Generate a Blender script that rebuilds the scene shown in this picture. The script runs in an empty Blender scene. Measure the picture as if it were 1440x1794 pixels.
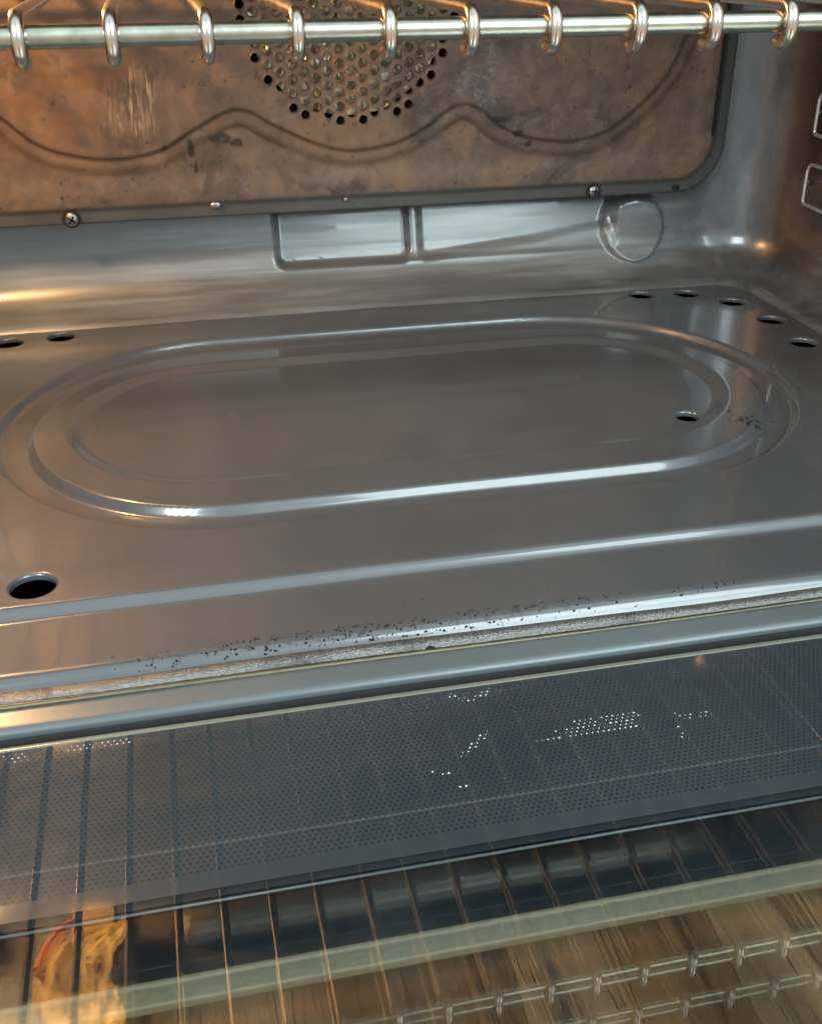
import bpy, bmesh, math, random
import numpy as np
from mathutils import Vector, Matrix
from mathutils.geometry import delaunay_2d_cdt
random.seed(4); np.random.seed(4)
S = 0.25                      # one working unit (camera height over the base plate) is 0.25 m
sc = bpy.context.scene
COL = sc.collection
R = math.radians

# ------------------------------------------------------------------ camera
cd = bpy.data.cameras.new('camera'); cam = bpy.data.objects.new('camera', cd); COL.objects.link(cam)
sc.camera = cam
cd.sensor_fit = 'HORIZONTAL'; cd.sensor_width = 36; cd.lens = 36*1898/1440
cd.clip_start = 0.005; cd.clip_end = 60
YAW, PITCH, ROLL = R(12.464), R(28.866), R(-.068)
cy, sy, cp, sp = math.cos(YAW), math.sin(YAW), math.cos(PITCH), math.sin(PITCH)
f = Vector((sy*cp, cy*cp, -sp)); r = Vector((cy, -sy, 0)); u = r.cross(f)
r2 = math.cos(ROLL)*r + math.sin(ROLL)*u; u2 = -math.sin(ROLL)*r + math.cos(ROLL)*u
M = Matrix((( r2.x, u2.x, -f.x, 0), (r2.y, u2.y, -f.y, 0), (r2.z, u2.z, -f.z, 1.0*S), (0, 0, 0, 1)))
cam.matrix_world = M

# ------------------------------------------------------------------ light
w = bpy.data.worlds.new('World'); sc.world = w; w.use_nodes = True
wn = w.node_tree; bg = wn.nodes['Background']
tc = wn.nodes.new('ShaderNodeTexCoord'); sx = wn.nodes.new('ShaderNodeSeparateXYZ'); mr = wn.nodes.new('ShaderNodeValToRGB')
wn.links.new(tc.outputs['Generated'], sx.inputs[0]); wn.links.new(sx.outputs['Z'], mr.inputs[0]); wn.links.new(mr.outputs[0], bg.inputs[0])
mr.color_ramp.elements[0].position = 0.0; mr.color_ramp.elements[0].color = (.32, .335, .34, 1)
mr.color_ramp.elements[1].position = .5; mr.color_ramp.elements[1].color = (.465, .575, .615, 1)
bg.inputs[1].default_value = 1.75
def area(name, loc, target, sx_, sy_, power, col):
    l = bpy.data.lights.new(name, 'AREA'); l.shape = 'RECTANGLE'; l.size = sx_*S; l.size_y = sy_*S
    l.energy = power; l.color = col
    o = bpy.data.objects.new(name, l); COL.objects.link(o); o.location = Vector(loc)*S
    o.rotation_euler = (Vector(target)-Vector(loc)).to_track_quat('-Z', 'Y').to_euler()
    return o
area('window_light', (3.2, -4.2, 4.2), (.6, 2.2, 0), 3.6, 4.4, 20, (.74, .93, .97))
area('second_window_light', (-3.4, -3.0, 3.6), (.4, 2.0, 0), 2.0, 2.6, 16, (.82, .92, 1.0))
sc.view_settings.view_transform = 'Standard'; sc.view_settings.look = 'None'
sc.view_settings.gamma = 1; sc.view_settings.use_curve_mapping = False
sc.view_settings.exposure = 0.12
sc.cycles.max_bounces = 10; sc.cycles.glossy_bounces = 6; sc.cycles.transparent_max_bounces = 16
sc.cycles.caustics_reflective = False; sc.cycles.caustics_refractive = False
sc.cycles.sample_clamp_indirect = 3
sc.cycles.use_denoising = True; sc.cycles.denoising_input_passes = 'RGB'

# ------------------------------------------------------------------ node helpers
class NT:
    def __init__(s, name):
        s.m = bpy.data.materials.new(name); s.m.use_nodes = True; s.t = s.m.node_tree; s.n = s.t.nodes
        s.out = s.n['Material Output']; s.b = s.n['Principled BSDF']
    def new(s, t, **k):
        n = s.n.new('ShaderNode'+t)
        for a, v in k.items(): setattr(n, a, v)
        return n
    def L(s, a, b): s.t.links.new(a, b)
    def val(s, sock, v):
        if hasattr(v, 'is_output'): s.L(v, sock)
        else: sock.default_value = v
    def pos(s):
        if not hasattr(s, '_p'): s._p = s.new('TexCoord').outputs['Object']
        return s._p
    def map(s, scale, loc=(0,0,0), rot=(0,0,0), src=None):
        m = s.new('Mapping'); s.L(src or s.pos(), m.inputs[0])
        m.inputs['Scale'].default_value = scale; m.inputs['Location'].default_value = loc; m.inputs['Rotation'].default_value = rot
        return m.outputs[0]
    def noise(s, scale, det=4, rough=.55, vec=None, dist=0):
        n = s.new('TexNoise'); n.inputs['Scale'].default_value = scale; n.inputs['Detail'].default_value = det
        n.inputs['Roughness'].default_value = rough; n.inputs['Distortion'].default_value = dist
        s.L(vec or s.pos(), n.inputs['Vector']); return n.outputs['Fac']
    def ramp(s, fac, stops):
        n = s.new('ValToRGB'); s.L(fac, n.inputs[0]); e = n.color_ramp.elements
        while len(e) < len(stops): e.new(.5)
        for i, (p, c) in enumerate(stops):
            e[i].position = p; e[i].color = (c, c, c, 1) if not isinstance(c, tuple) else (*c, 1)
        return n.outputs[0]
    def mix(s, fac, a, b, mode='MIX'):
        n = s.new('Mix', data_type='RGBA', blend_type=mode)
        s.val(n.inputs['Factor'], fac)
        for i, v in ((6, a), (7, b)):
            if isinstance(v, tuple): n.inputs[i].default_value = (*v, 1)
            else: s.L(v, n.inputs[i])
        return n.outputs[2]
    def math(s, op, a, b=0, c=0, clamp=False):
        n = s.new('Math', operation=op, use_clamp=clamp); s.val(n.inputs[0], a); s.val(n.inputs[1], b); s.val(n.inputs[2], c)
        return n.outputs[0]
    def bump(s, h, strength, dist):
        n = s.new('Bump'); s.L(h, n.inputs['Height']); n.inputs['Strength'].default_value = strength; n.inputs['Distance'].default_value = dist
        return n.outputs[0]
    def set(s, **k):
        for a, v in k.items():
            i = s.b.inputs[a.replace('_', ' ')]
            if isinstance(v, tuple) and len(v) == 3: v = (*v, 1)
            s.val(i, v)

def spot(t, x, y, z, sxx, szz, soft=.6, jag=.5, nscale=60, vertical=True):
    """irregular blob mask around a place (working units)"""
    p = t.new('SeparateXYZ'); t.L(t.pos(), p.inputs[0])
    a = t.math('DIVIDE', t.math('SUBTRACT', p.outputs[0], x*S), sxx*S)
    b = t.math('DIVIDE', t.math('SUBTRACT', p.outputs[2 if vertical else 1], (z if vertical else y)*S), szz*S)
    d = t.math('ADD', t.math('MULTIPLY', a, a), t.math('MULTIPLY', b, b))
    d = t.math('ADD', d, t.math('MULTIPLY', t.math('SUBTRACT', t.noise(nscale, 5, .65), .5), jag*4))
    return t.math('SUBTRACT', 1.0, t.math('DIVIDE', t.math('SUBTRACT', d, 1-soft), soft, clamp=True), clamp=True)

# ------------------------------------------------------------------ materials
def enamel(name, base=(.092, .097, .101), rough=.22, speck=.5, streak=False, grime=False, warm=0):
    t = NT(name)
    big = t.noise(9, 3); fine = t.noise(900, 2, .7); mid = t.noise(40, 3, .5)
    c = t.mix(t.ramp(big, [(.3, 0.0), (.7, 1.0)]), tuple(v*.88 for v in base), tuple(v*1.12 for v in base))
    c = t.mix(t.math('MULTIPLY', fine, .10), c, tuple(v*1.7 for v in base))
    # burnt-on specks
    sp_ = t.ramp(t.noise(500, 1, .5), [(.745, 0.0), (.775, 1.0)])
    gate = t.ramp(t.noise(14, 3), [(.56, 0.0), (.70, 1.0)])
    c = t.mix(t.math('MULTIPLY', t.math('MULTIPLY', sp_, gate), speck), c, (.02, .014, .01))
    # pale dust
    du = t.ramp(t.noise(520, 1, .5, t.map((1,1,1), (3.1, 1.7, .4))), [(.765, 0.0), (.79, 1.0)])
    c = t.mix(t.math('MULTIPLY', du, .03), c, (.4, .4, .38))
    rr = t.math('ADD', rough-.06, t.math('MULTIPLY', mid, .12))
    sc_ = t.ramp(t.noise(210, 3, .6, t.map((1, .03, 1), rot=(0, 0, R(62)))), [(.68, 0.0), (.74, 1.0)])
    rr = t.math('ADD', rr, t.math('MULTIPLY', sc_, .10))
    rr = t.math('ADD', rr, t.math('MULTIPLY', t.ramp(t.noise(7, 5, .65, dist=.6), [(.45, 0.0), (.65, 1.0)]), .09))
    if grime:     # crumbs burnt along the front lip
        p = t.new('SeparateXYZ'); t.L(t.pos(), p.inputs[0])
        y = t.math('DIVIDE', p.outputs[1], S)
        band = t.math('MULTIPLY', t.math('GREATER_THAN', y, 1.40), t.math('LESS_THAN', y, 1.445))
        xx = t.math('DIVIDE', p.outputs[0], S)
        along = t.ramp(t.math('DIVIDE', t.math('ADD', xx, .4), 1.8), [(.08, 0.0), (.16, 1.0), (.40, .9), (.62, .0)])
        cr = t.ramp(t.noise(260, 4, .65), [(.60, 0.0), (.64, 1.0)])
        g = t.math('MULTIPLY', t.math('MULTIPLY', band, along), cr)
        c = t.mix(g, c, (.012, .008, .006)); rr = t.math('ADD', rr, t.math('MULTIPLY', g, .4))
    if streak:    # wiped vertical and horizontal smears
        px_ = t.new('SeparateXYZ'); t.L(t.pos(), px_.inputs[0])
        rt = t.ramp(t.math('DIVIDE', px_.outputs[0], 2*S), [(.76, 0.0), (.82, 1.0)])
        st = t.mix(rt, t.noise(30, 5, .6, t.map((.25, 1, 4))), t.noise(34, 7, .7, t.map((1.6, 1, .5))))
        c = t.mix(t.ramp(st, [(.45, 0.0), (.72, .8)]), c, tuple(v*2.3 for v in base))
        c = t.mix(t.ramp(st, [(.28, .5), (.42, 0.0)]), c, tuple(v*.45 for v in base))
        rr = t.math('ADD', rr, t.math('MULTIPLY', st, .1)); t.L(t.math('ADD', .02, t.math('MULTIPLY', t.ramp(st, [(.3, 0.0), (.7, 1.0)]), .30)), t.b.inputs['Coat Roughness'])
    if streak:
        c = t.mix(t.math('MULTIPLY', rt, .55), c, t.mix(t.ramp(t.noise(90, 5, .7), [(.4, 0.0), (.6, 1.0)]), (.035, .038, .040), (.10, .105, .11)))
        bn = t.noise(16, 5, .65); br = t.new('Attribute', attribute_name='brown').outputs['Fac']
        sd = t.mix(t.ramp(bn, [(.35, 0.0), (.7, 1.0)]), (.045, .030, .022), (.15, .080, .045))
        c = t.mix(br, c, sd)
    t.set(Base_Color=c, Roughness=rr, Normal=t.bump(t.math('ADD', t.math('MULTIPLY', t.noise(70, 3, .5), .8), t.math('MULTIPLY', t.noise(14, 1), 7)), .12, .00015))
    t.b.inputs['Specular IOR Level'].default_value = .8
    t.b.inputs['Coat Weight'].default_value = .85
    if not streak: t.b.inputs['Coat Roughness'].default_value = .07
    t.b.inputs['Coat IOR'].default_value = 1.6
    return t.m
M_plate = enamel('grey_enamel_plate', grime=True, speck=.25)
M_wall = enamel('grey_enamel_wall', base=(.15, .152, .148), rough=.25, streak=True)
M_ceil = enamel('dark_enamel', base=(.16, .16, .15), rough=.22)
M_frame = enamel('front_frame_enamel', base=(.11, .135, .14), rough=.33, speck=.7)
M_frame.node_tree.nodes['Principled BSDF'].inputs['Coat Weight'].default_value = .3; M_frame.node_tree.nodes['Principled BSDF'].inputs['Coat Roughness'].default_value = .2


def panel_mat():
    t = NT('heat_browned_steel')
    a = t.noise(7, 4, .6); m = t.noise(34, 6, .65, dist=.4); fn = t.noise(700, 2, .7)
    c = t.mix(t.ramp(a, [(.3, 0.0), (.7, 1.0)]), (.120, .078, .054), (.185, .125, .088))
    c = t.mix(t.ramp(m, [(.50, 0.0), (.66, .30)]), c, (.21, .115, .06))
    c = t.mix(t.ramp(m, [(.30, .6), (.42, 0.0)]), c, (.085, .064, .054))
    c = t.mix(t.math('MULTIPLY', fn, .3), c, (.24, .19, .155))
    bl = t.noise(13, 6, .7, t.map((1, 1, 1), (5.2, .3, 1.1)), 1.2)
    c = t.mix(t.ramp(bl, [(.50, 0.0), (.57, .8)]), c, (.245, .150, .085))
    c = t.mix(t.ramp(bl, [(.37, .8), (.45, 0.0)]), c, (.070, .052, .044))
    c = t.mix(t.ramp(t.noise(300, 2, .6), [(.66, 0.0), (.70, .9)]), c, (.035, .025, .02))
    mo = t.noise(75, 5, .7, t.map((1, 1, 1), (1.2, .3, 4.1)))
    c = t.mix(t.ramp(mo, [(.52, 0.0), (.62, .5)]), c, (.27, .19, .135))
    c = t.mix(t.ramp(mo, [(.34, .6), (.44, 0.0)]), c, (.075, .055, .045))
    # painted lamp glow plus stains at left, wiped limescale by the fan grille, scratches
    lf = spot(t, -.33, 0, .62, .34, .28, .9, .5, 22)
    c = t.mix(t.math('MULTIPLY', lf, t.ramp(t.noise(60, 5, .7), [(.40, 0.0), (.62, .6)])), c, (.25, .125, .05))
    ls = spot(t, .89, 0, .60, .10, .085, 1.0, .9, 70)
    lsn = t.ramp(t.noise(170, 6, .75, dist=1.5), [(.50, 0.0), (.62, 1.0)])
    c = t.mix(t.math('MULTIPLY', ls, t.math('MULTIPLY', lsn, .55)), c, (.36, .37, .38))
    c = t.mix(t.math('MULTIPLY', ls, .22), c, (.24, .22, .21))
    ls2 = spot(t, .76, 0, .52, .05, .04, 1.0, .9, 70)
    c = t.mix(t.math('MULTIPLY', ls2, t.math('MULTIPLY', lsn, .3)), c, (.36, .37, .38))
    scv = t.map((1, 1, .12), rot=(0, R(-14), 0))
    scr = t.ramp(t.noise(700, 4, .75, scv), [(.50, 0.0), (.64, .8)])
    for (x, z, a1, b1) in ((-.045, .58, .055, .10), (-.115, .56, .03, .10)):
        c = t.mix(t.math('MULTIPLY', spot(t, x, 0, z, a1, b1, .8, .6, 50), scr), c, (.55, .40, .26))
    for (x, z, a1, b1) in ((.075, .455, .012, .03), (.15, .475, .035, .022), (.20, .462, .02, .018), (.085, .405, .006, .02), (.93, .50, .03, .012), (.985, .46, .02, .012), (1.02,.43,.016,.01)):
        c = t.mix(spot(t, x, 0, z, a1, b1, .7, .7, 200), c, (.035, .028, .025))
    # the flange below and beside the browned field stays bare grey
    at = t.new('Attribute', attribute_name='flange')
    c = t.mix(at.outputs['Fac'], c, t.mix(t.noise(40, 4), (.075, .075, .068), (.115, .115, .105)))
    ed = t.new('Attribute', attribute_name='wave_line')
    c = t.mix(t.math('MULTIPLY', ed.outputs['Fac'], t.ramp(t.noise(26, 3), [(.3, .35), (.65, 1.0)])), c, (.05, .04, .034))
    t.set(Base_Color=c, Roughness=t.math('ADD', .36, t.math('MULTIPLY', m, .2)), Metallic=.2, Normal=t.bump(t.math('ADD', m, t.math('MULTIPLY', fn, .2)), .2, .0003))
    return t.m
M_panel = panel_mat()

def metal(name, col, rough, bump=.0, scale=300, metallic=1.0):
    t = NT(name); n = t.noise(scale, 4, .6)
    t.set(Base_Color=t.mix(t.ramp(n, [(.35, 0.0), (.7, 1.0)]), tuple(v*.75 for v in col), col), Metallic=metallic,
          Roughness=t.math('ADD', rough-.04, t.math('MULTIPLY', n, .12)))
    if bump: t.set(Normal=t.bump(n, .5, bump))
    return t.m
M_rod = metal('rack_chrome', (.64, .62, .50), .24, .00015, 160)
M_wire = metal('rack_wire_chrome', (.80, .72, .62), .22, .00004, 200)
M_chrome = metal('bright_chrome', (.95, .93, .88), .2, metallic=.7)
M_screw = metal('screw_steel', (.42, .42, .40), .35)
M_gold = metal('fan_aluminised_steel', (1.0, .90, .62), .30, .0003, 60, .55)
M_rail = metal('rail_anodised', (.56, .44, .30), .5, .0001, 500, .2)
M_brass = metal('gasket_edge', (.20, .18, .12), .4, .0004, 240)
M_clip = metal('bright_clip', (.95, .95, .95), .3, metallic=.1)

def simple(name, col, rough=.6, metallic=0, emit=None, es=0):
    t = NT(name); n = t.noise(120, 3)
    t.set(Base_Color=t.mix(n, tuple(v*.8 for v in col), col), Roughness=rough, Metallic=metallic)
    if emit: t.b.inputs['Emission Color'].default_value = (*emit, 1); t.b.inputs['Emission Strength'].default_value = es
    return t.m
M_black = simple('black_recess', (.012, .012, .013), .7)
M_navy = simple('door_inner_skin', (.022, .034, .046), .35)
M_under = simple('dark_underside', (.02, .018, .017), .6)
M_lampglass = simple('lamp_glass', (1, .7, .3), .3, 0, (1, .62, .16), 1.4)
M_red = simple('red_hot_element', (.65, .16, .05), .5, 0, (1, .2, .04), .05)
M_tan = simple('ceramic_holder', (1.0, .72, .20), .4)

def gasket_mat():
    t = NT('woven_gasket')
    v = t.new('TexVoronoi'); t.L(t.map((1, 2.2, 2.2)), v.inputs['Vector']); v.inputs['Scale'].default_value = 1000
    n = t.noise(30, 4, .6)
    c = t.mix(t.ramp(v.outputs['Distance'], [(.1, 0.0), (.6, 1.0)]), (.42, .41, .38), (.17, .16, .15))
    c = t.mix(t.ramp(n, [(.5, 0.0), (.66, .75)]), c, (.07, .055, .045))
    t.set(Base_Color=c, Roughness=.32, Metallic=.75, Normal=t.bump(t.math('SUBTRACT', 1, v.outputs['Distance']), .6, .0004))
    return t.m
M_gasket = gasket_mat()

def glass_mat(name, frit=True, tint=(.965, .985, .98), dots=None):
    t = NT(name); t.n.remove(t.b)
    tr = t.new('BsdfTransparent'); tr.inputs[0].default_value = (*tint, 1)
    gl = t.new('BsdfGlossy'); gl.inputs['Roughness'].default_value = .012
    fr = t.new('Fresnel'); ge = t.new('NewGeometry'); t.L(t.math('ADD', 1.52, t.math('MULTIPLY', ge.outputs['Backfacing'], 1/1.52-1.52)), fr.inputs[0])
    # faint smears and dust over the glass
    sm = t.ramp(t.noise(12, 5, .65, t.map((1, .4, 1))), [(.45, 0.0), (.8, .025)])
    df = t.new('BsdfDiffuse'); df.inputs[0].default_value = (.55, .6, .62, 1)
    m0 = t.new('MixShader'); t.L(sm, m0.inputs[0]); t.L(tr.outputs[0], m0.inputs[1]); t.L(df.outputs[0], m0.inputs[2])
    base = m0.outputs[0]
    if frit:
        p = t.new('SeparateXYZ'); t.L(t.pos(), p.inputs[0])
        x = t.math('DIVIDE', p.outputs[0], S); y = t.math('DIVIDE', p.outputs[1], S)
        PX, PY = .0084, .0073
        row = t.math('FLOOR', t.math('DIVIDE', y, PY))
        fx = t.math('SUBTRACT', t.math('FRACT', t.math('ADD', t.math('DIVIDE', x, PX), t.math('MULTIPLY', t.math('MODULO', row, 2.0), .5))), .5)
        fy = t.math('SUBTRACT', t.math('FRACT', t.math('DIVIDE', y, PY)), .5)
        d = t.math('SQRT', t.math('ADD', t.math('POWER', t.math('ABSOLUTE', fx), 2), t.math('POWER', t.math('MULTIPLY', t.math('ABSOLUTE', fy), PY/PX), 2)))
        hole = t.math('LESS_THAN', d, .25)
        nearedge = t.math('GREATER_THAN', y, 1.262)
        zone = t.math('MULTIPLY', t.math('GREATER_THAN', y, .958), 1)
        solid = t.math('MAXIMUM', t.math('LESS_THAN', y, .986), nearedge)
        dot = t.math('MULTIPLY', hole, t.math('SUBTRACT', 1, solid))
        ink = t.math('MULTIPLY', zone, t.math('SUBTRACT', 1, t.math('MULTIPLY', dot, t.math('ADD', .25, t.math('MULTIPLY', t.noise(18, 2), .4)))))
        ink = t.math('MAXIMUM', ink, t.math('LESS_THAN', y, -.15))
        fb = t.new('BsdfDiffuse')
        seam = t.math('MULTIPLY', t.math('GREATER_THAN', y, 1.030), t.math('LESS_THAN', y, 1.0335))
        t.L(t.mix(t.math('MULTIPLY', seam, .6), t.mix(t.ramp(t.noise(9, 4, .6), [(.35, 0.0), (.65, 1.0)]), (.032, .046, .056), (.048, .060, .069)), (.12, .13, .13)), fb.inputs[0])
        m1 = t.new('MixShader'); t.L(ink, m1.inputs[0]); t.L(base, m1.inputs[1]); t.L(fb.outputs[0], m1.inputs[2])
        base = m1.outputs[0]
        strip = t.math('MULTIPLY', zone, t.math('LESS_THAN', y, .986))
        gl.inputs['Roughness'].default_value = .012
        t.L(t.math('ADD', .012, t.math('MULTIPLY', strip, .06)), gl.inputs['Roughness'])
    m2 = t.new('MixShader'); t.L(t.math('MULTIPLY', fr.outputs[0], 2.0, clamp=True), m2.inputs[0]); t.L(base, m2.inputs[1]); t.L(gl.outputs[0], m2.inputs[2])
    t.L(m2.outputs[0], t.out.inputs[0])
    return t.m
M_glass = glass_mat('door_glass_printed')
M_glass2 = glass_mat('door_glass_clear', frit=False, tint=(.96, .985, .975))
M_gedge = simple('glass_edge', (.20, .22, .17), .25)

def wood_mat():
    t = NT('wood_worktop')
    # planks run towards the oven, staves of different tone end to end
    v = t.map((1, 1, 1), rot=(0, 0, R(3)))
    br = t.new('TexBrick'); t.L(t.map((1,1,1), rot=(0, 0, R(93))), br.inputs['Vector'])
    br.offset = .37; br.inputs['Scale'].default_value = 1.0
    br.inputs['Brick Width'].default_value = .34; br.inputs['Row Height'].default_value = .042; br.inputs['Mortar Size'].default_value = .0004
    br.inputs['Color1'].default_value = (0,0,0,1); br.inputs['Color2'].default_value = (1,1,1,1); br.inputs['Mortar'].default_value = (.0,.0,.0,1)
    g1 = t.noise(110, 7, .70, t.map((1, .06, 1), rot=(0, 0, R(3))), .8)
    g2 = t.noise(520, 5, .7, t.map((1, .05, 1), rot=(0, 0, R(3))), .3)
    tone = t.new('SeparateColor'); t.L(br.outputs['Color'], tone.inputs[0])
    c = t.ramp(tone.outputs[0], [(0.0, (.22, .095, .042)), (.45, (.56, .26, .115)), (1.0, (.80, .45, .22))])
    c = t.mix(t.ramp(g1, [(.50, 0.0), (.64, .85)]), c, (.05, .022, .012))
    c = t.mix(t.ramp(g2, [(.45, 0.0), (.7, .55)]), c, (.42, .23, .12))
    c = t.mix(t.ramp(t.noise(800, 3, .6, t.map((1, .035, 1), rot=(0, 0, R(3)))), [(.60, 0.0), (.68, .8)]), c, (.03, .014, .008))
    c = t.mix(t.ramp(t.noise(16, 3, .5, t.map((1, .25, 1))), [(.5, 0.0), (.6, .6)]), c, (.12, .055, .032))
    t.set(Base_Color=c, Roughness=t.math('ADD', .3, t.math('MULTIPLY', g2, .2)), Normal=t.bump(g2, .15, .0003))
    return t.m
M_wood = wood_mat()

# ------------------------------------------------------------------ object helpers
def link(name, me, mats, parent=None):
    for m in (mats if isinstance(mats, (list, tuple)) else [mats]): me.materials.append(m)
    o = bpy.data.objects.new(name, me); COL.objects.link(o)
    if parent: o.parent = parent; o.matrix_parent_inverse = parent.matrix_world.inverted()
    return o
def mesh(name, verts, faces, smooth=True):
    me = bpy.data.meshes.new(name); me.from_pydata([(a*S, b*S, c*S) for a, b, c in verts], [], faces)
    me.validate(); me.polygons.foreach_set('use_smooth', [smooth]*len(me.polygons)); me.update(); return me
def empty(name, loc, label, cat, group=None):
    o = bpy.data.objects.new(name, None); COL.objects.link(o); o.location = Vector(loc)*S; o.empty_display_size = .02
    o['label'] = label; o['category'] = cat
    if group: o['group'] = group
    bpy.context.view_layer.update()
    return o
def obj_bm(name, bm, mats, parent=None, smooth=True):
    me = bpy.data.meshes.new(name); bm.normal_update()
    for v in bm.verts: v.co *= S
    bm.to_mesh(me); bm.free()
    me.polygons.foreach_set('use_smooth', [smooth]*len(me.polygons))
    return link(name, me, mats, parent)
def bm_box(bm, lo, hi, bev=0, seg=2):
    vs = [bm.verts.new((x, y, z)) for x in (lo[0], hi[0]) for y in (lo[1], hi[1]) for z in (lo[2], hi[2])]
    fs = [bm.faces.new([vs[i] for i in q]) for q in ((0,1,3,2), (4,6,7,5), (0,4,5,1), (2,3,7,6), (0,2,6,4), (1,5,7,3))]
    if bev:
        es = list({e for f_ in fs for e in f_.edges}); bmesh.ops.bevel(bm, geom=es, offset=bev, segments=seg, affect='EDGES', profile=.6)
def bm_tube(bm, pts, rad, n=12, cap=True):
    pts = [Vector(p) for p in pts]; rings = []; up = None
    for i, p in enumerate(pts):
        d = (pts[min(i+1, len(pts)-1)] - pts[max(i-1, 0)]).normalized()
        if up is None:
            up = Vector((0,0,1)) if abs(d.z) < .9 else Vector((0,1,0))
        a = d.cross(up).normalized(); up = a.cross(d).normalized()
        rr = rad[i] if isinstance(rad, (list, tuple)) else rad
        rings.append([bm.verts.new(p + rr*(math.cos(2*math.pi*k/n)*a + math.sin(2*math.pi*k/n)*up)) for k in range(n)])
    for A, B in zip(rings, rings[1:]):
        for k in range(n): bm.faces.new((A[k], A[(k+1) % n], B[(k+1) % n], B[k]))
    if cap: bm.faces.new(rings[0][::-1]); bm.faces.new(rings[-1])
def arc(p0, p1, p2, rad, n=6):
    """rounded corner at p1"""
    p0, p1, p2 = map(Vector, (p0, p1, p2)); a = (p0-p1).normalized(); b = (p2-p1).normalized()
    s_, e_ = p1+a*rad, p1+b*rad
    return [(1-t)**2*s_ + 2*t*(1-t)*p1 + t*t*e_ for t in [k/n for k in range(n+1)]]
def sstep(a, b, x):
    t = np.clip((x-a)/(b-a), 0, 1); return t*t*t*(t*(t*6-15)+10)

# ------------------------------------------------------------------ worktop (the surface the oven stands on)
bm = bmesh.new(); bm_box(bm, (-9, -5, -.58), (9, 5.5, -.42), .01)
wt = obj_bm('worktop', bm, M_wood, smooth=False); wt['kind'] = 'structure'

# ------------------------------------------------------------------ the oven
oven = empty('built_in_oven', (.505, 2.2, -.42), 'open oven with grey enamel cavity, browned rear panel and glass door folded down', 'oven')

XC = .505
PZ = 0.0
# ---- base plate: height field with pressed rims, real holes and analytic normals
def stad(x, y, cx, cy_, a, r_):
    dx = np.maximum(np.abs(x-cx)-a, 0); return np.hypot(dx, y-cy_)-r_
def hplate(x, y):
    z = np.zeros_like(x)
    z -= .021*sstep(.010, -.013, stad(x, y, XC, 2.312, .405, .522))
    z += .022*sstep(.001, -.022, stad(x, y, XC, 2.294, .427, .436))
    z -= .010*sstep(.022, -.030, stad(x, y, XC, 2.312, .445, .322))
    z -= .019*sstep(1.604, 1.573, y)
    t = np.clip((1.440-y)/.026, 0, 1); z -= .030*(1-np.sqrt(np.maximum(1-t**2*.97, 0)))
    for bx, by, bh in ((.190, 2.005, .0035), (.475, 2.000, .003), (1.30, 2.03, .0025), (.62, 2.72, .002)):
        z += bh*np.exp(-((x-bx)**2+(y-by)**2)/.011**2)
    # sheet is never perfectly flat
    z += .0012*np.sin(x*3.1+.4)*np.sin(y*4.3+1.1) + .0004*np.sin(x*13+1)*np.sin(y*11)
    return z
def hnorm(x, y, e=.002):
    gx = (hplate(x+e, y)-hplate(x-e, y))/(2*e); gy = (hplate(x, y+e)-hplate(x, y-e))/(2*e)
    n = np.stack([-gx, -gy, np.ones_like(x)], -1); return n/np.linalg.norm(n, axis=-1, keepdims=True)
HOLES = [(-.455, 2.925, .037), (-.321, 2.945, .036), (1.363, 2.950, .036), (1.501, 2.930, .036), (1.597, 2.825, .036), (1.628, 2.650, .036), (1.618, 2.460, .036),
         (-.595, 2.825, .036), (-.625, 2.65, .036), (-.294, 1.660, .038), (1.304, 1.660, .038), (1.114, 2.096, .027)]
G = .0042; X0, X1, Y0, Y1 = -.735, 1.745, 1.4135, 3.045
nx, ny = int((X1-X0)/G)+1, int((Y1-Y0)/G)+1
gx = X0+np.arange(nx)*G; gy = Y0+np.arange(ny)*G
GX, GY = np.meshgrid(gx, gy, indexing='ij')
V = np.stack([GX.ravel(), GY.ravel(), hplate(GX, GY).ravel()], -1).tolist()
N = hnorm(GX.ravel(), GY.ravel()).tolist()
dead = np.zeros((nx, ny), bool); patches = []
for hx, hy, hr in HOLES:
    i, j = int(round((hx-X0)/G)), int(round((hy-Y0)/G)); m_ = int(math.ceil((hr+.012)/G))+1
    dead[i-m_:i+m_, j-m_:j+m_] = True; patches.append((i, j, m_, hx, hy, hr))
def rrect(x, y, hw, yb, rad):
    qx = np.abs(x-XC)-hw+rad; qy = y-yb+rad
    return np.where((qx > 0) & (qy > 0), np.hypot(qx, qy)-rad, np.maximum(qx, qy)-rad)
CX, CY = np.meshgrid(gx[:-1]+G/2, gy[:-1]+G/2, indexing='ij')
keep = (rrect(CX, CY, 1.212, 3.028, .14) < 0) & ~dead[:nx-1, :ny-1]
ii, jj = np.nonzero(keep)
F = [(a*ny+b, (a+1)*ny+b, (a+1)*ny+b+1, a*ny+b+1) for a, b in zip(ii.tolist(), jj.tolist())]
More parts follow.
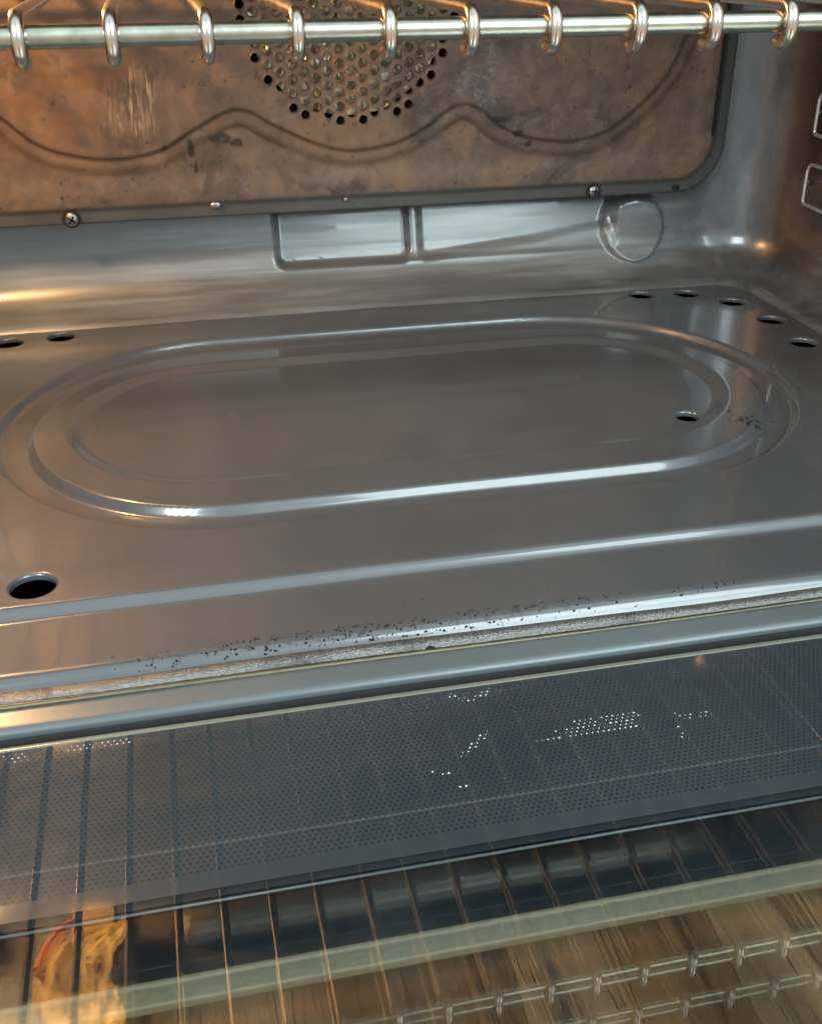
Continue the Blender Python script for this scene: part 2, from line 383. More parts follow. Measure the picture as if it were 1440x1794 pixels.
for (i, j, m_, hx, hy, hr) in patches:
    ring = [(i-m_+k, j-m_) for k in range(2*m_)] + [(i+m_, j-m_+k) for k in range(2*m_)] + [(i+m_-k, j+m_) for k in range(2*m_)] + [(i-m_, j+m_-k) for k in range(2*m_)]
    prev = [a*ny+b for a, b in ring]
    ang = [math.atan2(V[k][1]-hy, V[k][0]-hx) for k in prev]; start = [V[k][:2] for k in prev]
    prof = []      # (radius offset, drop): swaged rim that turns down
    for tt in (.35, .7): prof.append(('lerp', tt))
    lip = .007
    for q in range(0, 8): a_ = q/7*math.pi/2; prof.append(('lip', hr+lip*(1-math.sin(a_)), lip*(1-math.cos(a_)), a_))
    prof.append(('lip', hr, lip+.006, math.pi/2))
    for pr in prof:
        cur = []
        for k, a_ in enumerate(ang):
            if pr[0] == 'lerp':
                rx, ry = hx+math.cos(a_)*(hr+lip), hy+math.sin(a_)*(hr+lip)
                x = start[k][0]*(1-pr[1])+rx*pr[1]; y = start[k][1]*(1-pr[1])+ry*pr[1]
                z = float(hplate(np.array(x), np.array(y))); nn = hnorm(np.array([x]), np.array([y]))[0].tolist()
            else:
                x = hx+math.cos(a_)*pr[1]; y = hy+math.sin(a_)*pr[1]; z = float(hplate(np.array(x), np.array(y)))-pr[2]
                nn = [-math.cos(a_)*math.sin(pr[3]), -math.sin(a_)*math.sin(pr[3]), math.cos(pr[3])+.001]
            V.append([x, y, z]); N.append(nn); cur.append(len(V)-1)
        L_ = len(cur)
        for k in range(L_): F.append((prev[k], prev[(k+1) % L_], cur[(k+1) % L_], cur[k]))
        prev = cur
used = sorted({k for f_ in F for k in f_}); rm = {k: n for n, k in enumerate(used)}
me = bpy.data.meshes.new('base_plate'); me.from_pydata([tuple(c*S for c in V[k]) for k in used], [], [tuple(rm[k] for k in f_) for f_ in F])
me.polygons.foreach_set('use_smooth', [True]*len(me.polygons)); me.update()
me.normals_split_custom_set_from_vertices([tuple(N[k]) for k in used])
plate = link('base_plate', me, M_plate, oven)

# ---- cavity: walls lofted round a U with rounded corners, floor and roof coves
WH, YB, RC, RF = 1.35, 3.150, .26, .128
TOP = 1.62; YF = 1.392
def ring_pts(d):
    """plan outline at inset d from the walls, from the left front round the back to the right front"""
    hw, yb, rad = WH-d, YB-d, max(RC-d, .02)
    P = []
    for k in range(40): P.append((XC-hw, YF+(yb-rad-YF)*k/40, -1))
    for k in range(17): a_ = math.pi-k/16*math.pi/2; P.append((XC-hw+rad+rad*math.cos(a_), yb-rad+rad*math.sin(a_), 0))
    nb = 380
    for k in range(1, nb): P.append((XC-hw+rad+(2*hw-2*rad)*k/nb, yb, 0))
    for k in range(17): a_ = math.pi/2-k/16*math.pi/2; P.append((XC+hw-rad+rad*math.cos(a_), yb-rad+rad*math.sin(a_), 0))
    for k in range(39, -1, -1): P.append((XC+hw, YF+(yb-rad-YF)*k/40, 1))
    return P
sect = [(RF+.040, -.010), (RF+.034, -.004), (RF+.028, .003), (RF+.020, .0095), (RF+.012, .013), (RF+.002, .0145)]
for k in range(0, 51): a_ = k/50*math.pi/2; sect.append((RF*(1-math.sin(a_)), .015+RF*(1-math.cos(a_))))
for k in range(1, 31): sect.append((0, .015+RF+.010*k))
for k in range(1, 21): sect.append((0, .315+RF+(TOP-.30-RF-.315)*k/20))
for k in range(1, 13): a_ = k/12*math.pi/2; sect.append((.3*(1-math.cos(a_)), TOP-.3+.3*math.sin(a_)))
verts = []; rows = []
def recess(x, z):
    """pressed pocket and its soft shoulders, low in the back wall: pushed away from the viewer"""
    def box(x0, x1, z0, z1, s_): return sstep(x0-s_, x0+s_, x)*sstep(x1+s_, x1-s_, x)*sstep(z0-s_, z0+s_, z)*sstep(z1+s_, z1-s_, z)
    def rr_(x0, x1, zb, rad):
        qx = np.abs(x-(x0+x1)/2)-(x1-x0)/2+rad; qz = zb-z+rad
        return np.where((qx > 0) & (qz > 0), np.hypot(qx, qz)-rad, np.maximum(qx, qz)-rad)
    v = .026*sstep(.004, -.020, rr_(.292, .700, .088, .035))
    v += .010*sstep(.012, -.026, rr_(.722, 1.34, .088+.06*np.clip((x-.70)/.6, 0, 1), .03))
    v += .034*np.clip((z-.09)/.17, 0, 1.3)*sstep(.012, -.02, rr_(.292, 1.34, .088, .03)) + .014*np.clip((z-.09)/.17, 0, 1.3)*sstep(1.5, 1.3, x)
    return v
for d, z in sect:
    P = ring_pts(d); row = []
    for (x, y, side) in P:
        yy = y; zz = z
        if side == 0 and .02 < z < .45:
            x_ = np.array(x); off = float(recess(x_, np.array(z))); nz_ = math.sqrt(max(0, 1-(1-min(d, RF)/RF)**2)) if d > 0 else 0; ny_ = 1-min(d, RF)/RF
            # round pressed boss that bulges out of the wall
            rb = math.hypot((x-1.40)/.098, (z-.150)/.098)
            yy = y + off*ny_; zz = z - off*nz_
            if rb < 1.3: yy -= .030*float(sstep(1.05, .90, np.array(rb)))
        verts.append((x, yy, zz)); row.append(len(verts)-1)
    rows.append(row)
faces = []; matidx = []
PP = ring_pts(0)
for A, B in zip(rows, rows[1:]):
    for k in range(len(A)-1): faces.append((A[k], B[k], B[k+1], A[k+1])); 
me = mesh('cavity_wall', verts, faces)
me.materials.append(M_wall)
at = me.attributes.new('brown', 'FLOAT', 'POINT'); vx = np.array(verts)
at.data.foreach_set('value', (sstep(1.20, 1.32, np.abs(vx[:, 0]-XC))*sstep(YB-.09, YB-.15, vx[:, 1])*sstep(.015, .10, vx[:, 2])).astype(np.float32))
cw = bpy.data.objects.new('cavity_wall', me); COL.objects.link(cw); cw.parent = oven; cw.matrix_parent_inverse = oven.matrix_world.inverted()

# ---- roof of the cavity with pressed ridge
G2 = .02; hw = WH-.3
xs = np.arange(-WH+.28, WH-.28+.001, G2)+XC; ys = np.arange(YF, YB-.28, G2)
AX, AY = np.meshgrid(xs, ys, indexing='ij')
hz = TOP - .0015 - .055*sstep(.05, -.04, stad(AX, AY, .72, 2.30, .90, .17)) + .03*sstep(.03, -.03, stad(AX, AY, .72, 2.30, .86, .05)) \
     - .03*sstep(.03, -.03, stad(AX, AY, XC, 1.92, .9, .03)) + .003*np.sin(AX*9)*np.sin(AY*7)
v = np.stack([AX.ravel(), AY.ravel(), hz.ravel()], -1).tolist(); b_ = len(ys)
fc = [(i*b_+j, i*b_+j+1, (i+1)*b_+j+1, (i+1)*b_+j) for i in range(len(xs)-1) for j in range(b_-1)]
link('cavity_roof', mesh('cavity_roof', v, fc), M_ceil, oven)
bm = bmesh.new(); bm_box(bm, (XC-1.5, YF+.0, TOP+.012), (XC+1.5, 3.6, TOP+.06)); bm_box(bm, (XC-1.62, YF+.0, -.34), (XC-1.40, 3.6, TOP+.0595))
bm_box(bm, (XC+1.40, YF+.0, -.34), (XC+1.62, 3.6, TOP+.0595)); bm_box(bm, (XC-1.3995, 3.52, -.34), (XC+1.3995, 3.6, TOP+.0118))
obj_bm('casing', bm, M_under, oven, False)
bm = bmesh.new(); bm_box(bm, (XC-1.399, 1.36, -.34), (XC+1.399, 3.519, -.13)); obj_bm('underside_tray', bm, M_under, oven, False)
for sx_ in (-1.2, 1.2):
    for yy in (1.5, 3.3):
        bm = bmesh.new(); bmesh.ops.create_cone(bm, cap_ends=True, segments=24, radius1=.07, radius2=.085, depth=.0795, matrix=Matrix.Translation((XC+sx_, yy, -.38))); obj_bm('foot', bm, M_black, oven)

# ---- rear panel with pressed wave, flange and perforated fan grille
YP = 3.062
wave = [(-.75, .60), (-.60, .66), (-.47, .60), (-.393, .551), (-.32, .486), (-.24, .454), (-.126, .438), (-.006, .456), (.088, .506), (.182, .549), (.241, .544), (.30, .509), (.421, .454), (.515, .435), (.627, .449), (.708, .483),
        (.772, .526), (.82, .547), (.878, .53), (.938, .483), (1.023, .449), (1.143, .435), (1.245, .456), (1.343, .522), (1.421, .604), (1.461, .692), (1.50, .80), (1.52, 1.0)]
wx = np.array([p[0] for p in wave]); wz = np.array([p[1] for p in wave])
def catmull(P, n=10):
    out = []
    P = [P[0]]+list(P)+[P[-1]]
    for i in range(1, len(P)-2):
        p0, p1, p2, p3 = [np.array(p) for p in P[i-1:i+3]]
        for k in range(n):
            t = k/n; out.append(.5*((2*p1)+(-p0+p2)*t+(2*p0-5*p1+4*p2-p3)*t*t+(-p0+3*p1-3*p2+p3)*t**3))
    out.append(np.array(P[-2])); return np.array(out)
WC = catmull(wave)
def wave_sd(x, z):
    """signed distance to the wave line: positive below / outside it"""
    a = WC[:-1]; b = WC[1:]; ab = b-a
    best = np.full(x.shape, 9.); sg = np.zeros(x.shape)
    for k in range(len(a)):
        tx = np.clip(((x-a[k, 0])*ab[k, 0]+(z-a[k, 1])*ab[k, 1])/(ab[k]@ab[k]+1e-12), 0, 1)
        dx = x-a[k, 0]-tx*ab[k, 0]; dz = z-a[k, 1]-tx*ab[k, 1]; d = np.hypot(dx, dz)
        cr = ab[k, 0]*dz-ab[k, 1]*dx
        m = d < best-1e-9; best = np.where(m, d, best); sg = np.where(m, cr, sg)
    return np.where(sg < 0, best, -best)
PXL, PXR, PZB, PZT = 2*XC-1.640, 1.640, .262, 1.36
def panel_sd(x, z, ins=0, rad=.145):
    hx_, hz_ = (PXR-PXL)/2-ins, (PZT-PZB)/2-ins; qx = np.abs(x-XC)-hx_+rad; qz = np.abs(z-(PZB+PZT)/2)-hz_+rad
    return np.where((qx > 0) & (qz > 0), np.hypot(qx, qz)-rad, np.maximum(qx, qz)-rad)
FC = (.512, .785); FR = .292; HP = .0363
holes = []
for a_ in range(-12, 13):
    for b2 in range(-12, 13):
        x = FC[0]+a_*HP*.866; z = FC[1]+(b2+(a_ % 2)*.5)*HP
        if math.hypot(x-FC[0], z-FC[1]) < FR-.008: holes.append((x, z))
pts = []
gxs = np.arange(PXL-.01, PXR+.02, .0056); gzs = np.arange(PZB-.01, PZT+.02, .0056)
QX, QZ = np.meshgrid(gxs, gzs, indexing='ij'); QX = QX.ravel(); QZ = QZ.ravel()
ok = panel_sd(QX, QZ) < -.004
# high above the frame a coarser grid will do
ok &= ~((QZ > 1.08) & ((np.round((QX-PXL)/.0056).astype(int) % 3 > 0) | (np.round((QZ-PZB)/.0056).astype(int) % 3 > 0)))
HR = .0112
for hx, hz_ in holes: ok &= np.hypot(QX-hx, QZ-hz_) > HR+.003
pts = list(zip(QX[ok].tolist(), QZ[ok].tolist())); edges = []
out = []
for (cx_, cz_, a0) in ((PXR-.145, PZB+.145, -90), (PXR-.145, PZT-.145, 0), (PXL+.145, PZT-.145, 90), (PXL+.145, PZB+.145, 180)):
    for k in range(13): a_ = R(a0+k*7.5); out.append((cx_+.145*math.cos(a_), cz_+.145*math.sin(a_)))
def addloop(L_):
    n0 = len(pts); pts.extend(L_); edges.extend([(n0+k, n0+(k+1) % len(L_)) for k in range(len(L_))]); return n0
addloop(out); hstart = []
for hx, hz_ in holes: hstart.append(addloop([(hx+HR*math.cos(k*math.pi/7), hz_+HR*math.sin(k*math.pi/7)) for k in range(14)]))
vv, ee, ff, ov, oe, of = delaunay_2d_cdt([Vector(p) for p in pts], edges, [], 0, 1e-6)
vv = np.array([tuple(p) for p in vv]); ff = [tuple(f_) for f_ in ff]
hc = np.array(holes)
cen = np.array([vv[list(f_)].mean(0) for f_ in ff])
inh = np.zeros(len(cen), bool)
for hx, hz_ in holes: inh |= np.hypot(cen[:, 0]-hx, cen[:, 1]-hz_) < HR*.96
inh |= panel_sd(cen[:, 0], cen[:, 1]) > .0005
ff = [f_ for f_, b3 in zip(ff, inh) if not b3]
def ypanel(x, z):
    d = panel_sd(x, z, .042, .115)
    y = np.full(x.shape, YP)
    y -= .006*sstep(.006, -.010, d)                          # browned field stands forward of the flange
    s_ = wave_sd(x, z)
    y += .007*sstep(-.003, .009, s_)+.006*sstep(.024, .054, s_)*sstep(-.02, -.10, d)     # below the wave the sheet steps back
    y -= .006*sstep(.060, .075, s_)*sstep(-.02, -.10, d)*0
    y += .0012*np.sin(x*7+1)*np.sin(z*9)
    y += .03*sstep(-.006, .000, panel_sd(x, z))              # rolled outer edge
    return y
pv = [(float(a), float(b), float(c)) for a, b, c in zip(vv[:, 0], ypanel(vv[:, 0], vv[:, 1]), vv[:, 1])]
# orient towards the viewer (-y)
fo = []
for f_ in ff:
    a, b, c = (vv[f_[0]], vv[f_[1]], vv[f_[2]])
    cr = (b[0]-a[0])*(c[1]-a[1])-(b[1]-a[1])*(c[0]-a[0]); fo.append(f_ if cr > 0 else f_[::-1])
# hole walls
from collections import defaultdict
idx = {}
for k, (a, b) in enumerate(vv.tolist()): idx[(round(a, 5), round(b, 5))] = k
for hx, hz_ in holes:
    loop = [idx.get((round(hx+HR*math.cos(k*math.pi/7), 5), round(hz_+HR*math.sin(k*math.pi/7), 5))) for k in range(14)]
    if None in loop: continue
    base = len(pv)
    for k in loop: x, y, z = pv[k]; pv.append((x, y+.0045, z))
    for k in range(14): fo.append((loop[k], base+k, base+(k+1) % 14, loop[(k+1) % 14]))
me = mesh('rear_panel', pv, fo)
at = me.attributes.new('flange', 'FLOAT', 'POINT'); so = me.attributes.new('wave_line', 'FLOAT', 'POINT')
px = np.array([p[0] for p in pv]); pz = np.array([p[2] for p in pv])
fl = sstep(-.020, .002, panel_sd(px, pz, .042, .115))
s_ = wave_sd(px, pz)
fade = 1-.62*sstep(.30, .50, px)
wave_line = np.exp(-((s_-.002)/.0033)**2)*.95*fade + np.exp(-((s_-.044)/.0045)**2)*.85*((px > .16) & (px < .33) | (px > .78) & (px < .95))  # thin darker lines drawn along the pressed wave
at.data.foreach_set('value', fl.astype(np.float32)); so.data.foreach_set('value', wave_line.astype(np.float32))
panel = link('rear_panel', me, M_panel, oven)
if True:
    for k, (x, z, r_, kind) in enumerate(((-.257, .285, .019, 1), (1.23, .288, .017, 1), (1.491, .284, .010, 2), (.128, .303, .010, 0), (.49, .300, .006, 0))):
        bm = bmesh.new()
        mt = Matrix.Translation((x, YP-.004, z)) @ Matrix.Rotation(R(90), 4, 'X')
        if kind == 1:
            bmesh.ops.create_uvsphere(bm, u_segments=24, v_segments=12, radius=r_, matrix=mt @ Matrix.Diagonal((1, 1, .5, 1)))
            a0 = .6+k
            for q in range(2):
                mm = Matrix.Translation((x, YP-.004-r_*.5, z)) @ Matrix.Rotation(a0+q*math.pi/2, 4, 'Y') @ Matrix.Diagonal((r_*1.25, r_*.25, r_*.28, 1))
                bmesh.ops.create_cube(bm, size=1, matrix=mm)
            for f_ in bm.faces:
                if len(f_.verts) == 4 and f_.calc_center_median().y < YP-.004-r_*.51: f_.material_index = 1
            # dark washer ring
            bmesh.ops.create_circle(bm, cap_ends=True, segments=24, radius=r_*1.25, matrix=Matrix.Translation((x, YP-.0025, z)) @ Matrix.Rotation(R(90), 4, 'X'))
            for f_ in bm.faces:
                if len(f_.verts) > 10: f_.material_index = 1
            obj_bm('screw', bm, [M_screw, M_black], panel)
        elif kind == 2:
            bmesh.ops.create_circle(bm, cap_ends=True, segments=20, radius=r_, matrix=Matrix.Translation((x, YP-.003, z)) @ Matrix.Rotation(R(90), 4, 'X'))
            obj_bm('screw_hole', bm, M_black, panel)
        else:
            bmesh.ops.create_uvsphere(bm, u_segments=16, v_segments=8, radius=r_, matrix=mt @ Matrix.Diagonal((1.6 if r_ > .008 else 1, 1, .5, 1))); obj_bm('rivet', bm, M_screw, panel)
    # the fine slot that runs down beside the field
    bm = bmesh.new(); bm_box(bm, (1.5835, YP-.0135, .43), (1.5885, YP-.002, 1.0), .001); 
    obj_bm('slot', bm, M_black, panel)
# fan behind the grille
fan = link('fan', (lambda: (lambda bm: ([bmesh.ops.create_cone(bm, cap_ends=True, segments=40, radius1=.08, radius2=.06, depth=.04, matrix=Matrix.Translation((FC[0], YP+.05, FC[1])) @ Matrix.Rotation(R(90), 4, 'X'))], bm)[1])(bmesh.new()))() and bpy.data.meshes.new('fan'), M_gold, oven)
bm = bmesh.new()
bmesh.ops.create_cone(bm, cap_ends=True, segments=40, radius1=.09, radius2=.07, depth=.03, matrix=Matrix.Translation((FC[0], YP+.034, FC[1])) @ Matrix.Rotation(R(90), 4, 'X'))
for v_ in bm.verts: v_.co.y += .02
fr0 = []
for i in range(9):
    rr = .03+.235*i/8; row = []
    for k in range(54):
        a_ = (k+.5*(i % 2))/54*2*math.pi; row.append(bm.verts.new((FC[0]+rr*math.cos(a_), YP+.028+random.uniform(-.013, .011), FC[1]+rr*math.sin(a_))))
    fr0.append(row)
for A, B in zip(fr0, fr0[1:]):
    for k in range(54): bm.faces.new((A[k], A[(k+1) % 54], B[(k+1) % 54])); bm.faces.new((A[k], B[(k+1) % 54], B[k]))
for v_ in bm.verts: v_.co *= S
bm.to_mesh(fan.data); bm.free()
bm = bmesh.new(); bmesh.ops.create_circle(bm, cap_ends=True, segments=48, radius=.31, matrix=Matrix.Translation((FC[0], YP+.084, FC[1])) @ Matrix.Rotation(R(90), 4, 'X')); obj_bm('fan_backing', bm, M_black, oven, False)

# ---- front frame, gasket and hinge line (everything runs along x)
def extrude_x(name, prof, mat, parent, x0=XC-1.62, x1=XC+1.62, n=120, wob=None, smooth=True):
    vs = []; fs = []; m_ = len(prof)
    for i in range(n+1):
        x = x0+(x1-x0)*i/n
        for j, (y, z) in enumerate(prof):
            dy, dz = wob(x, j/(m_-1)) if wob else (0, 0)
            vs.append((x, y+dy, z+dz))
    for i in range(n):
        for j in range(m_-1): fs.append((i*m_+j, i*m_+j+1, (i+1)*m_+j+1, (i+1)*m_+j))
    return link(name, mesh(name, vs, fs, smooth), mat, parent)
GC = (1.4105, -.0545); GR = .0180
def gw(x, t): 
    return (.0022*math.sin(x*5.1+.5)+.0015*math.sin(x*13), .0022*math.sin(x*4+1))
extrude_x('door_gasket', [(GC[0]+GR*math.cos(k/20*2*math.pi), GC[1]+GR*math.sin(k/20*2*math.pi)) for k in range(21)], M_gasket, oven, n=300, wob=gw)
extrude_x('gasket_retainer', [(1.408, -.09), (1.402, -.062), (1.399, -.050), (1.394, -.045), (1.3885, -.044), (1.386, -.050), (1.385, -.07)], M_brass, oven, n=300,
          wob=lambda x, t: (.002*math.sin(x*6), .0035*math.sin(x*3.3+2.2)*max(0, 1-(x+.3)/1.2 if x < .9 else 0)))
fp = [(1.392, -.07), (1.389, -.050)]
fp += [(1.386-.032*t, -.047-.004*t) for t in (0, .25, .5, .75, 1)]
for k in range(1, 10): a_ = k/9*R(95); fp.append((1.353-.015*math.sin(a_), -.0515-.015*(1-math.cos(a_))))
fp += [(1.3395, -.068)]
extrude_x('front_frame', fp, M_frame, oven, wob=lambda x, t: (0, .0006*math.sin(x*8)))
extrude_x('gap_shade_strip', [(1.345, -.066), (1.3365, -.0675), (1.334, -.09), (1.330, -.14), (1.330, -.34)], M_black, oven)  # black strip put in for the dark of the door gap
for s_ in (-1, 1):
    bm = bmesh.new(); xa, xb = sorted((XC+s_*1.352, XC+s_*1.62)); bm_box(bm, (xa, 1.345, -.035), (xb, 1.391, TOP+.2), .01); obj_bm('door_jamb', bm, M_frame, oven)
bm = bmesh.new(); bm_box(bm, (XC-1.351, 1.345, TOP-.02), (XC+1.351, 1.391, TOP+.2), .01); obj_bm('frame_head', bm, M_frame, oven)

# ---- rack supports on the side walls
def hairpin(bm, x, z0, z1, y0, y1, rr=.0056):
    p = [Vector((x, y1, z1))] + arc((x, y1, z1), (x, y0, z1), (x-.004, y0, z0), .03) + arc((x, y0, z1), (x, y0, z0), (x, y1, z0), .012)
    bm_tube(bm, p+[Vector((x, y1, z0))], rr, 10)
for s_ in (1, -1):
    x = XC+s_*(WH-.03)
    for z0, z1 in ((.255, .37), (.45, .565), (.78, .85), (1.1, 1.2)):
        bm = bmesh.new(); hairpin(bm, x, z0, z1, 2.91, 1.6)
        bm_tube(bm, [(x, 2.91, z0+.06), (x+s_*.03, 2.94, z0+.055)], .006, 8)
        obj_bm('rack_support', bm, M_chrome, oven)

# ---- lamp in the roof, its holder and the grill element
LX, LY, LZ = -.585, 2.33, 1.50
PX_, PY_, PZ_ = -.745, 2.36, 1.32
bm = bmesh.new(); bmesh.ops.create_uvsphere(bm, u_segments=24, v_segments=14, radius=.05, matrix=Matrix.Translation((PX_, PY_, PZ_+.09)) @ Matrix.Diagonal((1.1, 1.0, .8, 1)))
lamp = obj_bm('oven_lamp', bm, M_lampglass, oven)
bm = bmesh.new(); bm_box(bm, (LX+.085, LY-.02, TOP-.10), (LX+.215, LY+.085, TOP-.03), .01)
obj_bm('lamp_socket', bm, M_tan, oven)
vs = []; fs = []
for i in range(13):
    for j in range(13):
        a_ = i/12; b3 = j/12; vs.append((LX+.02+.22*a_+random.uniform(-.012, .012)+.03*math.sin(b3*7), LY-.42+.40*b3+random.uniform(-.012, .012), TOP-.075-.08*a_+random.uniform(-.013, .013)-.02*math.sin(b3*9+a_*2)))
for i in range(12):
    for j in range(12): fs.append((i*13+j, i*13+j+1, (i+1)*13+j+1, (i+1)*13+j))
link('added_glow_foil', mesh('added_glow_foil', vs, fs, False), metal('added_gold_glow_foil', (1.0, .80, .30), .45, .0004, 60, .1), oven)  # crumpled foil added and tilted to give a yellow glow beside the lamp
bm = bmesh.new()
ld = bpy.data.lights.new('lamp_light', 'POINT'); ld.energy = 5.2; ld.color = (1, .55, .22); ld.shadow_soft_size = .06*S
lo = bpy.data.objects.new('lamp_light', ld); COL.objects.link(lo); lo.location = Vector((PX_, PY_, PZ_-.03))*S
bm = bmesh.new()
bm_tube(bm, [Vector(p) for p in catmull([(-.575, 2.17, 1.47), (-.55, 2.25, 1.47), (-.51, 2.305, 1.47), (-.475, 2.322, 1.475)], 8)], .011, 10)
obj_bm('grill_element', bm, M_red, oven)
bm = bmesh.new(); bm_tube(bm, [(-.20, 2.275, 1.52)]+[(-.15+.1*k, 2.275+.002*math.sin(k), 1.52) for k in range(17)]+[(1.50, 2.275, 1.52)], [.03]+[.062]*17+[.03], 20); obj_bm('grill_tube', bm, metal('dull_grill_steel', (.80, .86, .80), .24, .0008, 110, .85), oven)

# ---- open door, hinged down: printed inner glass, clear second glass, skin and rail
GZ = -.0325
door_me = bpy.data.meshes.new('door_frame')
bm = bmesh.new()
for x0, x1 in ((XC-1.60, XC-1.52), (XC+1.52, XC+1.60)): bm_box(bm, (x0, -.42, -.155), (x1, 1.27, GZ-.001), .006)
bm_box(bm, (XC-1.60, -.50, -.155), (XC+1.60, -.4205, GZ-.001), .006)
door = obj_bm('door', bm, M_frame, oven)
def pane(name, y0, y1, z1, th, mat, edge):
    bm = bmesh.new(); bm_box(bm, (XC-1.50, y0, z1-th), (XC+1.50, y1, z1))
    for f_ in bm.faces:
        if abs(f_.normal.z) < .5: f_.material_index = 1
    bm.normal_update()
    for f_ in bm.faces: f_.material_index = 0 if abs(f_.normal.z) > .5 else 1
    return obj_bm(name, bm, [mat, edge], door, False)
pane('inner_glass', -.42, 1.268, GZ, .014, M_glass, M_gedge)
bm = bmesh.new(); bm_box(bm, (XC-1.50, 1.2685, GZ-.016), (XC+1.50, 1.279, GZ+.0005), .003); obj_bm('glass_edge_trim', bm, M_gedge, door)
pane('outer_glass', -.40, 1.24, -.101, .013, M_glass2, M_gedge)
bm = bmesh.new(); bm_box(bm, (XC-1.50, .925, -.150), (XC+1.50, 1.26, -.142), .001); obj_bm('inner_skin', bm, M_navy, door)
bm = bmesh.new(); bm_box(bm, (XC-1.50, .890, -.152), (XC+1.50, .9245, -.136), .004); bm_tube(bm, [(XC-1.5, .921, -.138), (XC+1.5, .921, -.138)], .0055, 10); obj_bm('door_rail', bm, M_rail, door)

bm = bmesh.new(); bm_tube(bm, [(XC-1.49, .957, GZ-.020), (XC+1.49, .957, GZ-.020)], .0022, 10); obj_bm('edge_glint_rod', bm, M_frame, door)  # thin rod added to stand for the highlight along the print edge
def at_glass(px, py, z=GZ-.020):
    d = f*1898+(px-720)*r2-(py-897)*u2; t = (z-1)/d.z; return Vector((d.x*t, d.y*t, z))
vs = []; fs = []
PITX = .0084
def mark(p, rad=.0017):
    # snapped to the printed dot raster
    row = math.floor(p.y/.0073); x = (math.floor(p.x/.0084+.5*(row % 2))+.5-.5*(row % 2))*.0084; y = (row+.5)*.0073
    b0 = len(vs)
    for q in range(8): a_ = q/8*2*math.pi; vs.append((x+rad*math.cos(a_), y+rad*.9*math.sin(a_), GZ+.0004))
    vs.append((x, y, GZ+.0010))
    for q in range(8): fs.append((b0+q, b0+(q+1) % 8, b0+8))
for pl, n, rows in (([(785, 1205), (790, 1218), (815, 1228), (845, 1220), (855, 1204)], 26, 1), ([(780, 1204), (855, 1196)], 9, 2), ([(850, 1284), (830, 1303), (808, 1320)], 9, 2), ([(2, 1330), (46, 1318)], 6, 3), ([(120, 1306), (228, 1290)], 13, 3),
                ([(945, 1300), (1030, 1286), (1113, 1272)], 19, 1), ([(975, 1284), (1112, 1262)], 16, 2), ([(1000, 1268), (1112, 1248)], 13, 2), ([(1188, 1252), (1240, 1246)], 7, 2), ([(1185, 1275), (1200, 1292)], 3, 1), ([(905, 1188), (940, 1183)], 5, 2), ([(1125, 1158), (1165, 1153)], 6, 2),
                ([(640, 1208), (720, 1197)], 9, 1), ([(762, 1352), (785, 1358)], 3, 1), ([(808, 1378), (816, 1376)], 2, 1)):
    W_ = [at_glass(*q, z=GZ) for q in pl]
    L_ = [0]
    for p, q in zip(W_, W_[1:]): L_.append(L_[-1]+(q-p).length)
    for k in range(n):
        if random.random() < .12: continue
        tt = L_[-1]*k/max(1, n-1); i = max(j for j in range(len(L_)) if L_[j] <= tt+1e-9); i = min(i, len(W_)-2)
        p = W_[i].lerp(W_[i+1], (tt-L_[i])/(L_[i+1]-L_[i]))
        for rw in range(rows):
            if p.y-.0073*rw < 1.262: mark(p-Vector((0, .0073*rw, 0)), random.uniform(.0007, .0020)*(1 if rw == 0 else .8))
sd_ = link('painted_glints', mesh('painted_glints', vs, fs), simple('painted_glint', (.75, .76, .72), .3), door); sd_['kind'] = 'stuff'  # pale discs that paint the sparkles on the glass as colour

# ------------------------------------------------------------------ burnt crumbs on the lip and plate
vs = []; fs = []
def crumb(x, y, z, rad):
    b0 = len(vs); k = 6
    for q in range(k): a_ = q/k*2*math.pi; rr = rad*random.uniform(.5, 1.2); vs.append((x+rr*1.5*math.cos(a_), y+rr*.8*math.sin(a_), z-.0015))
    vs.append((x+random.uniform(-.3, .3)*rad, y, z+rad*.7))
    for q in range(k): fs.append((b0+q, b0+(q+1) % k, b0+k))
def on_plate(x, y): return float(hplate(np.array(x), np.array(y)))
for k in range(620):
    x = random.triangular(-.22, .95, .10); y = random.uniform(1.418, 1.448)
    crumb(x, y, on_plate(x, y), random.choice((.0008, .001, .0014, .0020, .0030)))
for k in range(120):
    x = random.uniform(-.3, 1.4); y = random.choice((random.uniform(1.43, 1.56), random.uniform(1.6, 2.9)))
    crumb(x, y, on_plate(x, y), random.choice((.0012, .0018, .0024)))
for k in range(26):
    p = at_glass(1308+random.gauss(0, 16), 740+random.gauss(0, 4.5), 0); crumb(p.x, p.y, on_plate(p.x, p.y), random.uniform(.002, .0062))
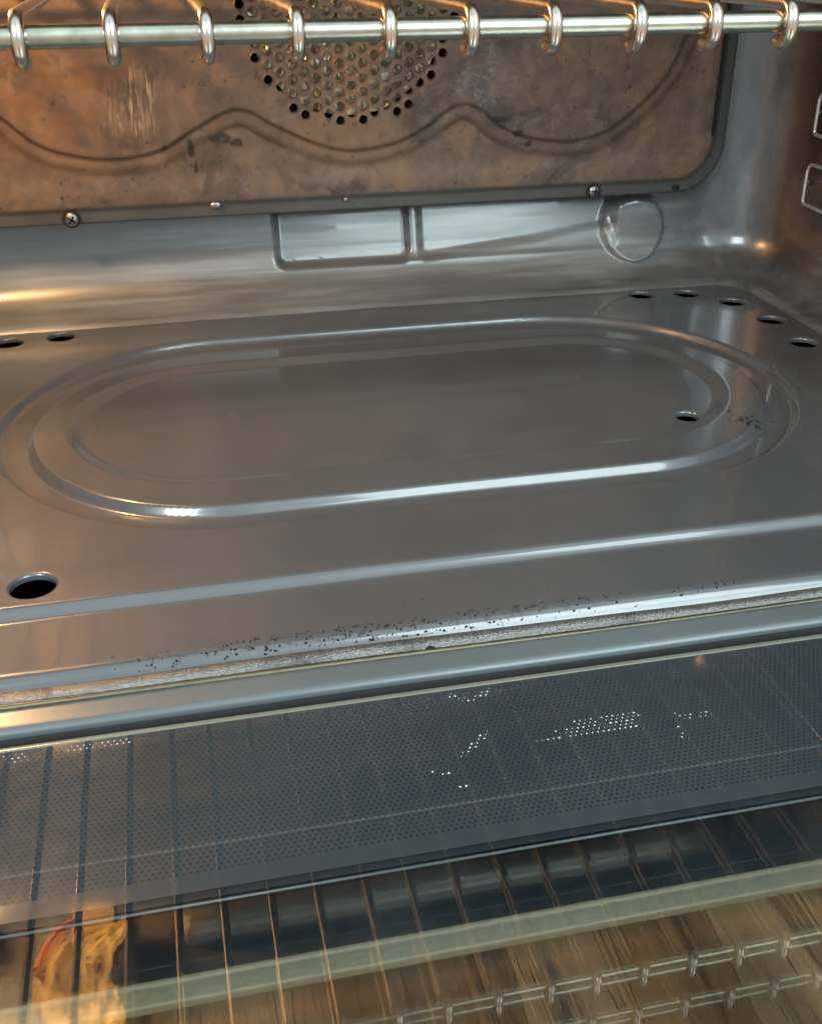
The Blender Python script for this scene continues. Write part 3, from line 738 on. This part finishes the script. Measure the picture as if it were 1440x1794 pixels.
for px, py, rad in ((803, 1058, .004), (755, 1096, .006), (858, 913, .003), (1017, 1033, .004), (240, 1138, .003), (1300, 738, .006), (1312, 741, .007), (1325, 745, .006), (1277, 721, .005), (1306, 733, .004)):
    p = at_glass(px, py, 0); crumb(p.x, p.y, on_plate(p.x, p.y), rad)
crumbs = link('burnt_crumbs', mesh('burnt_crumbs', vs, fs, False), simple('burnt_crumb', (.012, .007, .004), .9)); crumbs['kind'] = 'stuff'
crumbs['label'] = 'tiny black burnt crumbs scattered along the front lip of the base plate'; crumbs['category'] = 'crumbs'

# ------------------------------------------------------------------ wire rack
SP, WX0, RY, RZ = .1063, -.1465, 1.404, .881
rack = empty('oven_rack', (.505, 2.2, .881), 'chrome wire shelf with looped wire ends hooked over its thick front rod', 'oven rack')
RR = .0135
bm = bmesh.new(); bm_tube(bm, [(XC-1.27+2.54*k/60, RY, RZ-.002) for k in range(61)], RR, 20); obj_bm('front_rod', bm, M_rod, rack)
for yy in (2.55, 2.95):
    bm = bmesh.new(); bm_tube(bm, [(XC-1.27, yy, RZ-.020), (XC+1.27, yy, RZ-.020)], .0105, 12); obj_bm('cross_rod', bm, M_rod, rack)
wr = .0088
def wire_mesh():
    bm = bmesh.new()
    p = [(0, 3.0, RZ+RR+wr*.3)]+[(0, 2.8-k*.28, RZ+RR+wr*.3) for k in range(5)]
    c = Vector((0, RY, RZ-.002)); q = RR+wr*.92
    for k in range(0, 15):
        a_ = R(100)+k/14*R(205); p.append((0, c.y+q*math.cos(a_), c.z+q*math.sin(a_)*1.05-(.004 if a_ > R(200) else 0)))
    bm_tube(bm, p, [wr]*(len(p)-1)+[wr*.8], 12)
    return bm
k0 = math.ceil((XC-1.25-WX0)/SP); k1 = math.floor((XC+1.25-WX0)/SP)
proto = None
for k in range(k0, k1+1):
    if proto is None: o = proto = obj_bm('wire', wire_mesh(), M_wire, rack)
    else: o = proto.copy(); COL.objects.link(o); o.parent = rack
    o.matrix_parent_inverse = rack.matrix_world.inverted(); o.location = ((WX0+k*SP+random.uniform(-.001, .001))*S, 0, 0)
    o.rotation_euler = (0, 0, random.uniform(-.002, .002))
